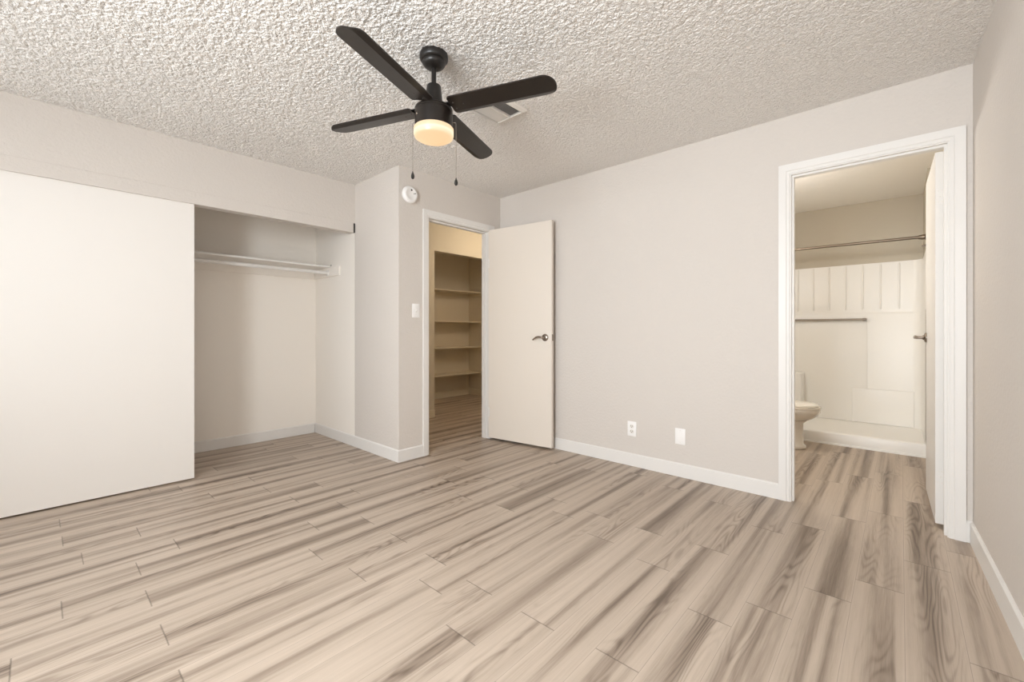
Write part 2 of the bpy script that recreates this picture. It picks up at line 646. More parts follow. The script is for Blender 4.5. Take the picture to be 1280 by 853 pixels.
def bboard(name, pts, label, h=BH, m='trim'):
    """pts: the room-side wall line; the board stands on its left-hand side (toward the room)."""
    b = new_bm()
    prof = [(0, 0), (BT, 0), (BT, h - 0.008), (BT * 0.45, h), (0, h)]
    P = [Vector((p[0], p[1], 0)) for p in pts]
    n = len(P)
    loops = []
    for i in range(n):
        d1 = (P[i] - P[i - 1]).normalized() if i > 0 else (P[1] - P[0]).normalized()
        d2 = (P[i + 1] - P[i]).normalized() if i < n - 1 else d1
        n1 = Vector((-d1.y, d1.x, 0))
        n2 = Vector((-d2.y, d2.x, 0))
        mvec = (n1 + n2).normalized()
        mvec /= max(0.2, mvec.dot(n1))
        loops.append([P[i] + mvec * q[0] + Vector((0, 0, q[1])) for q in prof])
    loft(b, loops)
    return struct(name, b, M[m], label, 'baseboard')


bboard('baseboard_back', [(BX0 - 0.066, YB), (XP, YB)], 'white baseboard along the long wall under the outlets')
bboard('baseboard_jog', [(XP, PY0 - 0.055), (XP, YJ), (XCB, YJ)], 'white baseboard wrapping the corner from hall doorway into the closet')
bboard('baseboard_closet', [(XCB, YJ - 0.017), (XCB, YF)], 'white baseboard along the back of the closet')
bboard('baseboard_right', [(xr(YF), YF), (xr(YB - 0.014), YB - 0.014)], 'white baseboard along the right wall', h=0.108)
bboard('baseboard_corner', [(xr(YB), YB), (BX1 + 0.0655, YB)], 'short white baseboard between bathroom casing and right corner', h=0.108)
bboard('baseboard_hall', [(XA, AY0 - 0.001), (XA, YJ + T + 0.03)], 'cream baseboard on the hall wall left of the shelves', m='shelf')
bboard('baseboard_alcove', [(XAB + 0.013, AY1), (XAB, AY1), (XAB, AY0)][1:], 'cream baseboard along the alcove back wall', m='shelf')
bboard('baseboard_alcove_side', [(XA - T, AY1), (XAB + 0.013, AY1)], 'cream baseboard along the alcove side wall', m='shelf')

# door casings and jambs -----------------------------------------------------
def casing_loop(b, inner, outer, place):
    """Door casing with a stepped face: three mitred legs swept round the opening.
    inner = (a0, a1, ztop) of the opening; place(a, z, depth) gives the point."""
    w = outer
    prof = [(0.006, 0), (0.006, 0.008), (0.012, 0.010), (0.022, 0.010), (0.027, 0.014), (w, 0.016), (w, 0)]
    a0, a1, zt = inner
    loops = []
    loops.append([place(a0 - o, 0.0, d) for o, d in prof])
    loops.append([place(a0 - o, zt + o, d) for o, d in prof])
    loops.append([place(a1 + o, zt + o, d) for o, d in prof])
    loops.append([place(a1 + o, 0.0, d) for o, d in prof])
    loft(b, loops)


b = new_bm()
casing_loop(b, (BX0, BX1, BZ), 0.066, lambda a, z, d: (a, YB - d, z))
bx(b, BX0 - 0.012, BX0, YB - 0.002, YB + T, 0, BZ + 0.012)
bx(b, BX1, BX1 + 0.012, YB - 0.002, YB + T, 0, BZ + 0.012)
bx(b, BX0, BX1, YB - 0.002, YB + T, BZ, BZ + 0.012)
# stops
bx(b, BX0, BX0 + 0.011, YB + 0.02, YB + 0.055, 0, BZ)
bx(b, BX1 - 0.011, BX1, YB + 0.02, YB + 0.055, 0, BZ)
bx(b, BX0 + 0.011, BX1 - 0.011, YB + 0.02, YB + 0.055, BZ - 0.011, BZ)
struct('trim_3', b, M['trim'], 'white casing and jamb around the bathroom doorway', 'door casing')
b = new_bm()
casing_loop(b, (PY0, PY1, PZ), 0.064, lambda a, z, d: (XP + d, a, z))
bx(b, XP - T, XP + 0.002, PY0 - 0.012, PY0, 0, PZ + 0.012)
bx(b, XP - T, XP + 0.002, PY1, PY1 + 0.012, 0, PZ + 0.012)
bx(b, XP - T, XP + 0.002, PY0, PY1, PZ, PZ + 0.012)
bx(b, XP - 0.085, XP - 0.045, PY0, PY0 + 0.011, 0, PZ)
bx(b, XP - 0.085, XP - 0.045, PY1 - 0.011, PY1, 0, PZ)
bx(b, XP - 0.085, XP - 0.045, PY0 + 0.011, PY1 - 0.011, PZ - 0.011, PZ)
struct('trim_4', b, M['trim'], 'white casing and jamb around the hall doorway', 'door casing')


# ------------------------------------------------------------------ doors
def lever_set(parent, x, z, y_face, out, toward, m, swoop=True, proj_=0.05, ln=0.105):
    """Rosette with a lever. out = -1 / +1: side of the leaf (local Y); toward = -1 / +1: lever direction (local X)."""
    b = new_bm()
    rot = Matrix.Translation((x, y_face, z)) @ Matrix.Rotation(R(-90) * out, 4, 'X')
    lathe(b, [(0, 0), (0.032, 0), (0.032, 0.005), (0.027, 0.010), (0.016, 0.013), (0.013, 0.02), (0, 0.02)], 32, rot)
    ro = obj('rosette', b, m, parent, smooth=True)
    b = new_bm()
    yo = y_face + out * proj_
    pts = [(x, y_face + out * 0.012, z), (x, yo - out * 0.008, z), (x + toward * 0.004, yo, z + 0.001)]
    n = 9
    for i in range(1, n + 1):
        t = i / n
        dz = (0.010 * math.sin(t * PI * 1.0) - 0.022 * t * t) if swoop else 0.004 * math.sin(t * PI)
        pts.append((x + toward * (0.008 + (ln - 0.008) * t), yo - out * 0.008 * t, z + dz))
    rr = [0.010, 0.010, 0.0105] + [0.0100 - 0.0035 * (i / n) for i in range(1, n + 1)]
    tube(b, pts, rr, 14)
    obj('lever', b, m, ro, smooth=True, angle=60)
    return ro


def hinge(parent, x, y, z, m, w=0.038, hgt=0.09):
    """Butt hinge: leaf plate on the edge and its knuckle."""
    b = new_bm()
    bx(b, x - 0.0012, x, y - w, y, z - hgt / 2, z + hgt / 2)
    o = obj('hinge', b, m, parent)
    return o


# hall door, open and almost flat against the long wall
hx, hy = -2.988, 2.957
fx, fy = -2.290, 3.052
ang = math.atan2(fy - hy, fx - hx)
DW = math.hypot(fx - hx, fy - hy)
d1 = thing('door_1', 'cream flush door with lever handle standing open against the long wall', 'door', (hx, hy, 0), (0, 0, ang), kind='structure')
b = bx(new_bm(), 0.0, DW, 0.0, 0.035, 0.022, 2.046, 0.002, 1)
obj('door_leaf', b, M['door'], d1)
lever_set(d1, DW - 0.066, 1.003, 0.0, -1, -1, M['nickel'])
lever_set(d1, DW - 0.066, 1.003, 0.035, 1, -1, M['nickel'], proj_=0.04)
b = bx(new_bm(), DW, DW + 0.0012, 0.006, 0.029, 0.975, 1.032)
obj('latch_plate', b, M['nickel'], d1)
for zz in (0.27, 1.72):
    b = new_bm()
    tube(b, [(-0.006, 0.002, zz - 0.045), (-0.006, 0.002, zz + 0.045)], 0.006, 12)
    bx(b, -0.005, 0.012, -0.0012, 0.0, zz - 0.044, zz + 0.044)
    obj('hinge', b, M['trim'], d1, smooth=True)

# bathroom door, swung into the bathroom beside the right jamb
d2 = thing('door_2', 'white flush door swung open into the bathroom, seen nearly edge-on', 'door', (0.138, 3.262, 0), (0, 0, R(1.3)), kind='structure')
b = bx(new_bm(), 0.0, 0.035, 0.0, 0.672, 0.022, 2.030, 0.0015, 1)
obj('door_leaf', b, M['trim'], d2)
for zz in (0.275, 1.79):
    b = new_bm()
    bx(b, 0.003, 0.035, -0.0015, 0.0, zz - 0.045, zz + 0.045)
    tube(b, [(0.040, -0.003, zz - 0.045), (0.040, -0.003, zz + 0.045)], 0.0055, 12)
    hg = obj('hinge', b, M['trim'], d2)
    for (sx, sz) in ((0.011, 0.03), (0.020, 0.0), (0.011, -0.03), (0.026, 0.03), (0.026, -0.03)):
        obj('screw', lathe(new_bm(), [(0, 0.0022), (0.0022, 0.0018), (0.003, 0.0), (0, 0.0)], 12,
                           Matrix.Translation((sx, -0.0014, zz + sz)) @ Matrix.Rotation(R(90), 4, 'X')), M['vent'], hg)
ro = thing('tmp', 'x', 'x')
bpy.data.objects.remove(ro)


def side_lever(parent, x_face, y, z, out, m):
    b = new_bm()
    rot = Matrix.Translation((x_face, y, z)) @ Matrix.Rotation(R(90) * out, 4, 'Y')
    lathe(b, [(0, 0), (0.032, 0), (0.032, 0.005), (0.027, 0.010), (0.016, 0.013), (0.013, 0.02), (0, 0.02)], 32, rot)
    r_ = obj('rosette', b, m, parent, smooth=True)
    b = new_bm()
    xo = x_face + out * 0.055
    pts = [(x_face + out * 0.012, y, z), (xo - out * 0.008, y, z), (xo, y - 0.004, z)]
    for i in range(1, 9):
        t = i / 8
        pts.append((xo, y - 0.008 - 0.095 * t, z + 0.006 * math.sin(t * PI)))
    tube(b, pts, [0.010] * 3 + [0.010 - 0.003 * i / 8 for i in range(1, 9)], 14)
    obj('lever', b, m, r_, smooth=True, angle=60)


side_lever(d2, 0.0, 0.61, 1.02, -1, M['nickel'])
side_lever(d2, 0.035, 0.61, 1.02, 1, M['nickel'])
b = lathe(new_bm(), [(0, 0.004), (0.006, 0.004), (0.006, 0.0), (0, 0.0)], 16,
          Matrix.Translation((BX1, YB + 0.075, 1.02)) @ Matrix.Rotation(R(-90), 4, 'Y'))  # small dark disc on the jamb
tag(obj('dark_dot', b, M['dark'], smooth=True), 'tiny dark dot on the jamb behind the bathroom door edge', 'door plug')

# sliding closet door
d3 = thing('door_3', 'wide plain white sliding door closing the left of the closet', 'door', (XH - 0.018, 0, 0), kind='structure')
b = bx(new_bm(), -0.034, 0.0, YF + 0.01, 0.752, 0.012, 2.02, 0.0015, 1)
obj('door_leaf', b, M['slide'], d3)

# ------------------------------------------------------------------ closet shelf and rod
sh = thing('closet_shelf', 'white painted shelf board across the open closet', 'shelf', (XCB, 0.5, 1.69))
b = bx(new_bm(), 0.0, 0.345, YF + 0.02 - 0.5, YJ - 0.006 - 0.5, 0.0, 0.018, 0.002, 1)
obj('shelf_board', b, M['trim'], sh)
b = bx(new_bm(), 0.0, 0.018, YF + 0.02 - 0.5, YJ - 0.024 - 0.5, -0.09, -0.0005, 0.0015, 1)
obj('cleat', b, M['closet_wall'], sh)
b = bx(new_bm(), 0.0, 0.56, YJ - 0.022 - 0.5, YJ - 0.0045 - 0.5, -0.09, -0.0005, 0.0015, 1)
obj('cleat', b, M['closet_wall'], sh)
rd = thing('closet_rod', 'round white hanging rod under the closet shelf', 'closet rod', (XCB + 0.325, 0.5, 1.638))
b = tube(new_bm(), [(0, YF + 0.02 - 0.5, 0), (0, YJ - 0.0235 - 0.5, 0)], 0.017, 20)
obj('rod', b, M['trim'], rd, smooth=True)
b = lathe(new_bm(), [(0.018, 0), (0.03, 0), (0.03, 0.006), (0.021, 0.014), (0.018, 0.014)], 24,
          Matrix.Translation((0, YJ - 0.0225 - 0.5, 0)) @ Matrix.Rotation(R(90), 4, 'X'))
obj('rod_socket', b, M['trim'], rd, smooth=True)
b = lathe(new_bm(), [(0, 0.003), (0.006, 0.003), (0.006, 0), (0, 0)], 16,
          Matrix.Translation((XCB + 0.36, YJ - 0.0042, 1.712)) @ Matrix.Rotation(R(90), 4, 'X'))
tag(obj('wall_plug', b, M['slot']), 'small dark screw hole on the closet end wall beside the shelf', 'screw hole')

# ------------------------------------------------------------------ ceiling fan
FX, FY, FZ = -1.682, 1.292, 2.147
fan = thing('ceiling_fan', 'dark bronze four-blade ceiling fan with a lit frosted drum lamp', 'ceiling fan', (FX, FY, FZ))
zt = ZC - FZ
b = lathe(new_bm(), [(0.0, zt), (0.066, zt), (0.068, zt - 0.008), (0.068, zt - 0.028), (0.062, zt - 0.036), (0.055, zt - 0.039),
                     (0.057, zt - 0.046), (0.050, zt - 0.058), (0.036, zt - 0.068), (0.022, zt - 0.072), (0.0, zt - 0.072)], 56)
obj('canopy', b, M['black'], fan, smooth=True, angle=50)
b = lathe(new_bm(), [(0, 0.1), (0.0115, 0.1), (0.0115, zt - 0.066), (0, zt - 0.066)], 24)
obj('downrod', b, M['grey_metal'], fan, smooth=True)
fan.children[-1].data.materials[0] = M['black']
b = lathe(new_bm(), [(0, 0.108), (0.031, 0.108), (0.034, 0.104), (0.043, 0.02), (0.045, -0.004), (0, -0.004)], 36)
obj('coupler', b, M['black'], fan, smooth=True)
b = lathe(new_bm(), [(0, 0.0), (0.080, 0.0), (0.087, -0.003), (0.090, -0.007), (0.090, -0.012), (0.0865, -0.016), (0.0865, -0.020),
                     (0.091, -0.024), (0.091, -0.100), (0.0, -0.100)], 64)
obj('motor_housing', b, M['blade'], fan, smooth=True)
b = lathe(new_bm(), [(0.090, -0.1005), (0.093, -0.1005), (0.0955, -0.104), (0.0955, -0.132), (0.091, -0.144), (0.078, -0.152),
                     (0.04, -0.1545), (0.0, -0.155)], 64)
obj('lamp_shade', b, M['shade'], fan, smooth=True)
b = lathe(new_bm(), [(0, 0.004), (0.005, 0.003), (0.007, 0), (0, 0)], 14,
          Matrix.Translation((0.0, 0, -0.055)) @ Matrix.Rotation(R(-98), 4, 'Z') @ Matrix.Translation((0.0905, 0, 0)) @ Matrix.Rotation(R(90), 4, 'Y'))
obj('screw', b, M['chrome'], fan, smooth=True)


def make_blade():
    """Blade along +X: a flat main face and a strip folded up along its +Y edge."""
    r0, r1, w, th = 0.098, 0.614, 0.118, 0.006
    a = 0.055
    n = 26
    loops = []
    pit = R(12.5)
    fold = 0.026

    def zprof(y):        # y from -w/2 to +w/2 (across); +Y edge hangs lower, strip folded back up
        yf = w / 2 - fold
        if y <= yf:
            return -math.tan(pit) * y
        return -math.tan(pit) * yf + math.tan(R(9)) * (y - yf)
    ys = [-w / 2 + w * i / 10 for i in range(11)]
    yf = w / 2 - fold
    ys = sorted(set([round(v, 5) for v in ys] + [round(yf - 0.003, 5), round(yf, 5), round(yf + 0.003, 5)]))
    xs = [r0, r0 + 0.004, r0 + 0.012] + [r0 + 0.03 + (r1 - a - r0 - 0.03) * i / 6 for i in range(7)] + \
         [r1 - a + a * math.sin(PI / 2 * i / 9) for i in range(1, 10)]
    t = bmesh.new()
    top, bot = [], []
    for x in xs:
        if x > r1 - a:
            q = min(1.0, (x - (r1 - a)) / a)
            s = max(0.02, (1 - q ** 2.0) ** (1 / 2.0))
        elif x < r0 + 0.012:
            s = 0.84 + 0.16 * ((x - r0) / 0.012) ** 0.5
        else:
            s = 1.0
        top.append([t.verts.new((x, y * s, zprof(y * s) + th / 2)) for y in ys])
        bot.append([t.verts.new((x, y * s, zprof(y * s) - th / 2)) for y in ys])
    m_, k = len(xs), len(ys)
    for i in range(m_ - 1):
        for j in range(k - 1):
            t.faces.new((top[i][j], top[i + 1][j], top[i + 1][j + 1], top[i][j + 1]))
            t.faces.new((bot[i][j], bot[i][j + 1], bot[i + 1][j + 1], bot[i + 1][j]))
        t.faces.new((top[i][0], bot[i][0], bot[i + 1][0], top[i + 1][0]))
        t.faces.new((top[i][-1], top[i + 1][-1], bot[i + 1][-1], bot[i][-1]))
    for j in range(k - 1):
        t.faces.new((top[0][j], top[0][j + 1], bot[0][j + 1], bot[0][j]))
        t.faces.new((top[-1][j], bot[-1][j], bot[-1][j + 1], top[-1][j + 1]))
    bmesh.ops.recalc_face_normals(t, faces=t.faces)
    return t


bl0 = obj('blade', make_blade(), M['blade'], fan, smooth=True, angle=14)
b = new_bm()
bx(b, 0.03, 0.175, -0.021, 0.021, 0.0095, 0.0145, 0.002, 1)
arm0 = obj('blade_arm', b, M['black'], bl0)
sc0 = []
for (sx, sy) in ((0.118, -0.022), (0.118, 0.016), (0.165, -0.004)):
    b = lathe(new_bm(), [(0, -0.0025), (0.003, -0.002), (0.0045, 0.0), (0, 0.0)], 12,
              Matrix.Translation((sx, sy, -0.003 - math.tan(R(12.5)) * sy)))
    sc0.append(obj('screw', b, M['slot'], bl0))
BLADE0 = 21.0
for i in range(4):
    if i == 0:
        bl = bl0
    else:
        bl = bl0.copy()
        COL.objects.link(bl)
        for ch in [arm0] + sc0:
            c = ch.copy()
            COL.objects.link(c)
            c.parent = bl
    bl.rotation_euler = (0, 0, R(BLADE0 + 90 * i))
    bl.location = (0, 0, -0.009)
RV = Vector((math.cos(R(42.157)), math.sin(R(42.157)), 0))
FV = Vector((-math.sin(R(42.157)), math.cos(R(42.157)), 0))
for k, (s, off, ln) in enumerate(((-0.1025, 0.0, 0.275), (0.108, 0.0, 0.307))):
    p = RV * s + FV * off
    b = new_bm()
    z0 = -0.075
    q = p.normalized() * 0.089
    pts = [Vector((q.x, q.y, z0 + 0.004)), Vector((p.x * 0.97, p.y * 0.97, z0 + 0.004)), Vector((p.x, p.y, z0 - 0.002)), Vector((p.x, p.y, z0 - ln + 0.04))]
    tube(b, pts, 0.0011, 8)
    ch = obj('pull_chain', b, M['grey_metal'], fan, smooth=True)
    b = lathe(new_bm(), [(0, 0.020), (0.002, 0.020), (0.003, 0.014), (0.0065, 0.006), (0.0085, -0.004), (0.007, -0.013), (0.003, -0.017), (0, -0.017)], 20,
              Matrix.Translation((p.x, p.y, z0 - ln + 0.022)))
    obj('pull_knob', b, M['dark'], ch, smooth=True)

# ------------------------------------------------------------------ ceiling vent
VX0, VX1, VY0, VY1 = -1.923, -1.676, 1.716, 1.988
vc = ((VX0 + VX1) / 2, (VY0 + VY1) / 2)
vt = thing('air_vent', 'white two-way ceiling air register half hidden behind the fan blade', 'air vent', (vc[0], vc[1], ZC))
hw, hh = (VX1 - VX0) / 2, (VY1 - VY0) / 2
b = new_bm()
# bevelled frame: outer lip thin, rising to an inner rim
O = [(-hw, -hh), (hw, -hh), (hw, hh), (-hw, hh)]


def rect_loop(ins, z):
    return [(x - math.copysign(ins, x), y - math.copysign(ins, y), z) for x, y in O]


loft(b, [rect_loop(0, 0.0), rect_loop(0, -0.014), rect_loop(0.004, -0.018), rect_loop(0.018, -0.026), rect_loop(0.023, -0.026), rect_loop(0.024, -0.012), rect_loop(0.024, 0.0)], close_ends=False)
obj('vent_frame', b, M['vent'], vt)
b = bx(new_bm(), -hw + 0.024, hw - 0.024, -hh + 0.024, hh - 0.024, -0.0115, -0.0105)
obj('duct_shade', b, M['duct_shade'], vt)  # dark sheet standing in for the shaded duct opening
b = bx(new_bm(), -0.006, 0.006, -hh + 0.024, hh - 0.024, -0.026, -0.012)
obj('divider', b, M['vent'], vt)
for side in (-1, 1):
    b = new_bm()
    n = 7
    for i in range(n):
        cx_ = side * (0.012 + (hw - 0.024 - 0.016) * (i + 0.5) / n)
        t = bmesh.new()
        bmesh.ops.create_cube(t, size=1)
        bmesh.ops.scale(t, vec=(0.0105, 2 * (hh - 0.025), 0.0010), verts=t.verts)
        merge(b, t, Matrix.Translation((cx_, 0, -0.0185)) @ Matrix.Rotation(R(42) * side, 4, 'Y'))
    obj('louver_bank', b, M['vent'], vt)

# ------------------------------------------------------------------ wall fittings
# smoke detector
sd = thing('smoke_detector', 'round white smoke detector high on the wall by the hall doorway', 'smoke detector', (XP, 2.052, 2.183), (0, R(90), 0))
b = lathe(new_bm(), [(0, 0), (0.062, 0), (0.064, 0.004), (0.064, 0.012), (0, 0.012)], 48)
obj('mounting_base', b, M['plastic'], sd, smooth=True)
b = lathe(new_bm(), [(0.067, 0.012), (0.070, 0.016), (0.0695, 0.026), (0.064, 0.036), (0.056, 0.041), (0.046, 0.0425), (0.044, 0.0405),
                     (0.0, 0.0405)], 48)
obj('cover', b, M['plastic'], sd, smooth=True, angle=60)
b = lathe(new_bm(), [(0, 0.0435), (0.006, 0.043), (0.008, 0.0405), (0, 0.0405)], 20, Matrix.Translation((-0.034, 0.004, 0)))
obj('test_button', b, M['slot'], sd, smooth=True)
for (px, py) in ((-0.008, 0.028), (-0.012, 0.040)):
    b = lathe(new_bm(), [(0, 0.0445), (0.003, 0.044), (0.004, 0.0405), (0, 0.0405)], 16, Matrix.Translation((px, py, 0)))
    obj('indicator_light', b, M['slot'], sd, smooth=True)

# light switch
sw = thing('light_switch', 'white toggle light switch left of the hall doorway', 'light switch', (XP, 2.124, 1.232))
b = bx(new_bm(), 0, 0.006, -0.037, 0.037, -0.058, 0.058, 0.0025, 2)
obj('cover_plate', b, M['plastic'], sw, smooth=True)
b = bx(new_bm(), 0.006, 0.0075, -0.006, 0.006, -0.0125, 0.0125)
obj('toggle_slot', b, M['vent'], sw)
b = prism(new_bm(), [(0.0075, -0.006), (0.0205, 0.004), (0.0205, 0.010), (0.0075, 0.007)], -0.0045, 0.0045, Matrix.Rotation(R(90), 4, 'X'))
obj('toggle', b, M['plastic'], sw)
for zz in (-0.03, 0.03):
    b = lathe(new_bm(), [(0, 0.0015), (0.002, 0.0012), (0.0032, 0), (0, 0)], 12, Matrix.Translation((0.006, 0, zz)) @ Matrix.Rotation(R(90), 4, 'Y'))
    obj('screw', b, M['vent'], sw)

# duplex outlet
ot = thing('wall_outlet', 'white duplex power outlet on the long wall above the baseboard', 'power outlet', (-1.571, YB, 0.291))
b = bx(new_bm(), -0.037, 0.037, -0.006, 0, -0.058, 0.058, 0.0025, 2)
obj('cover_plate', b, M['plastic'], ot, smooth=True)
for zz in (-0.020, 0.020):
    b = new_bm()
    t = []
    for i in range(32):
        a_ = 2 * PI * i / 32
        t.append((0.0165 * math.cos(a_), max(-0.013, min(0.013, 0.0165 * math.sin(a_)))))
    prism(b, t, 0.006, 0.008, Matrix.Translation((0, 0, zz)) @ Matrix.Rotation(R(90), 4, 'X'))
    s_ = obj('socket', b, M['vent'], ot)
    b = new_bm()
    bx(b, -0.0078, -0.0052, -0.0086, -0.008, zz - 0.001, zz + 0.008)
    bx(b, 0.0052, 0.0078, -0.0086, -0.008, zz - 0.001, zz + 0.0065)
    lathe(b, [(0, 0.0006), (0.003, 0.0006), (0.003, 0), (0, 0)], 14, Matrix.Translation((0, -0.008, zz - 0.007)) @ Matrix.Rotation(R(90), 4, 'X'))
    obj('slots', b, M['slot'], s_)
b = lathe(new_bm(), [(0, 0.0015), (0.002, 0.0012), (0.0032, 0), (0, 0)], 12, Matrix.Translation((0, -0.006, 0)) @ Matrix.Rotation(R(90), 4, 'X'))
obj('screw', b, M['vent'], ot)
# blank plate
bp_ = thing('blank_wall_plate', 'white blank cover plate on the long wall right of the power outlet', 'wall plate', (-1.192, YB, 0.293))
b = bx(new_bm(), -0.037, 0.037, -0.006, 0, -0.058, 0.058, 0.0025, 2)
obj('cover_plate', b, M['plastic'], bp_, smooth=True)
for zz in (-0.042, 0.042):
    b = lathe(new_bm(), [(0, 0.0015), (0.002, 0.0012), (0.0032, 0), (0, 0)], 12, Matrix.Translation((0, -0.006, zz)) @ Matrix.Rotation(R(90), 4, 'X'))
    obj('screw', b, M['vent'], bp_)

# ------------------------------------------------------------------ pantry shelves
SD = 0.30
names = ['top', 'second highest', 'third highest', 'lowest']
shelf_z = (1.672, 1.194, 0.790, 0.375)
first = None
for k, zz in enumerate(shelf_z):
    lab = '%s cream shelf in the alcove beyond the hall doorway' % names[k]
    if first is None:
        r_ = thing('pantry_shelf', lab, 'shelf', (XAB, AY0, zz), group='cream shelves in the hall alcove')
        b = bx(new_bm(), 0.0, SD, 0.002, AY1 - AY0 - 0.002, 0, 0.019, 0.0015, 1)
        p1 = obj('shelf_board', b, M['shelf'], r_)
        b = bx(new_bm(), 0.0, 0.018, 0.002, AY1 - AY0 - 0.02, -0.045, -0.0005)
        p2 = obj('cleat', b, M['shelf'], r_)
        b = bx(new_bm(), 0.0, 0.80, AY1 - AY0 - 0.019, AY1 - AY0 - 0.0005, -0.045, -0.0005)
        p3 = obj('cleat', b, M['shelf'], r_)
        first = (r_, (p1, p2, p3))
    else:
        r_ = first[0].copy()
        COL.objects.link(r_)
        r_.location = (XAB, AY0, zz)
        r_['label'] = lab
        for p in first[1]:
            c = p.copy()
            COL.objects.link(c)
            c.parent = r_

# hall ceiling lamp (out of the picture, above the doorway head)
hl = thing('hall_lamp', 'round glowing ceiling lamp in the hall', 'ceiling lamp', (-3.36, 4.05, ZC + 0.012))
b = lathe(new_bm(), [(0, 0), (0.15, 0), (0.15, -0.02), (0.14, -0.025), (0, -0.025)], 40)
obj('lamp_base', b, M['trim'], hl, smooth=True)
b = lathe(new_bm(), [(0.135, -0.0255), (0.13, -0.05), (0.10, -0.078), (0.05, -0.09), (0, -0.092)], 40)
obj('lamp_shade', b, M['bulb'], hl, smooth=True)
pl = bpy.data.lights.new('hall_bulb', 'POINT')
pl.energy = HALL_POWER
pl.color = (1, 0.90, 0.76)
pl.shadow_soft_size = 0.1
po = bpy.data.objects.new('hall_bulb', pl)
COL.objects.link(po)
po.location = (-3.36, 4.05, ZC - 0.20)

# ------------------------------------------------------------------ bathroom
# shower stall: pan with its curb, and three walls in one moulded sheet
cx = (BL + 0.165) / 2
su = thing('shower_stall', 'glossy white shower stall with fluted walls and low curb', 'shower stall', (cx, SY, 0))
b = new_bm()
y1 = 5.884 - SY
prof = [(0.0, 0.002), (0.0, 0.098), (0.004, 0.107), (0.014, 0.112), (0.075, 0.112), (0.086, 0.107), (0.092, 0.096), (0.10, 0.088), (0.13, 0.084), (y1, 0.09), (y1, 0.002)]
loft(b, [[(BL + 0.001 - cx, p[0], p[1]) for p in prof], [(0.164 - cx, p[0], p[1]) for p in prof]])
obj('basin', b, M['acrylic'], su, smooth=True, angle=40)
b = prism(new_bm(), [(-0.014, 0.0), (-0.0005, 0.0), (-0.0005, 0.016), (-0.006, 0.014), (-0.011, 0.008)], BL + 0.002 - cx, 0.164 - cx,
          Matrix(((0, 0, 1, 0), (1, 0, 0, 0), (0, 1, 0, 0), (0, 0, 0, 1))))
obj('edge_strip', b, M['trim'], su)

# surround: three walls in one moulded sheet
b = new_bm()
xl, xrr, ybk, yfr, th = BL + 0.012, 0.153, 5.872, SY + 0.012, 0.0
rc = 0.07


def u_path(ins):
    p = [(xl + ins, yfr)]
    for i in range(9):
        a_ = PI - PI / 2 * i / 8
        p.append((xl + rc + (rc - ins) * math.cos(a_), ybk - rc + (rc - ins) * math.sin(a_)))
    for i in range(9):
        a_ = PI / 2 - PI / 2 * i / 8
        p.append((xrr - rc + (rc - ins) * math.cos(a_), ybk - rc + (rc - ins) * math.sin(a_)))
    p.append((xrr - ins, yfr))
    return p


rows = [(0.0875, 0.0), (1.235, 0.0), (1.245, 0.003), (1.255, 0.010), (1.262, 0.0105), (1.755, 0.0105), (1.765, 0.012), (1.772, 0.0125)]
t = bmesh.new()
lines = []
for z, back in rows:
    lines.append([t.verts.new((x, y, z)) for x, y in u_path(-back * 0.6)])
lines.append([t.verts.new((x, y, 1.772)) for x, y in [(xl - 0.0115, yfr)] + [(xl - 0.0115, 5.884)] * 9 + [(0.1645, 5.884)] * 9 + [(0.1645, yfr)]])
for a_, c_ in zip(lines, lines[1:]):
    for i in range(len(a_) - 1):
        try:
            t.faces.new((a_[i], a_[i + 1], c_[i + 1], c_[i]))
        except ValueError:
            pass
bmesh.ops.recalc_face_normals(t, faces=t.faces)
merge(b, t)
obj('wall_panel', b, M['acrylic'], su, smooth=True, angle=50, loc=(-cx, -SY, 0))
b = new_bm()
for i in range(9):
    xx = 0.130 - 0.1435 * i
    tube(b, [(xx, ybk + 0.003, 1.285), (xx, ybk + 0.003, 1.30), (xx, ybk + 0.003, 1.745), (xx, ybk + 0.003, 1.76)], [0.004, 0.0085, 0.0085, 0.004], 20)
obj('fluting', b, M['acrylic'], su, smooth=True, angle=70, loc=(-cx, -SY, 0))
b = bx(new_bm(), -0.39, 0.100, ybk - 0.010, ybk - 0.001, 0.092, 0.452, 0.008, 4)
obj('foot_ledge', b, M['acrylic'], su, smooth=True, loc=(-cx, -SY, 0))
b = bx(new_bm(), -1.15, -0.262, ybk - 0.006, ybk - 0.0005, 0.092, 1.20, 0.004, 3)
obj('raised_panel', b, M['acrylic'], su, smooth=True, loc=(-cx, -SY, 0))
b = bx(new_bm(), -1.20, -0.81, ybk - 0.24, ybk - 0.013, 0.092, 0.60, 0.025, 4)
obj('corner_seat', b, M['acrylic'], su, smooth=True, loc=(-cx, -SY, 0))

tb = thing('towel_bar', 'slim grey bar across the shower back wall', 'towel bar', (-0.62, ybk - 0.05, 1.183))
b = tube(new_bm(), [(-0.50, 0, 0), (0.355, 0, 0)], 0.0105, 16)
obj('bar', b, M['grey_metal'], tb, smooth=True)
for xx in (-0.47, 0.335):
    b = bx(new_bm(), xx - 0.014, xx + 0.014, 0.0, 0.037, -0.014, 0.014, 0.003, 2)
    obj('bar_mount', b, M['grey_metal'], tb)

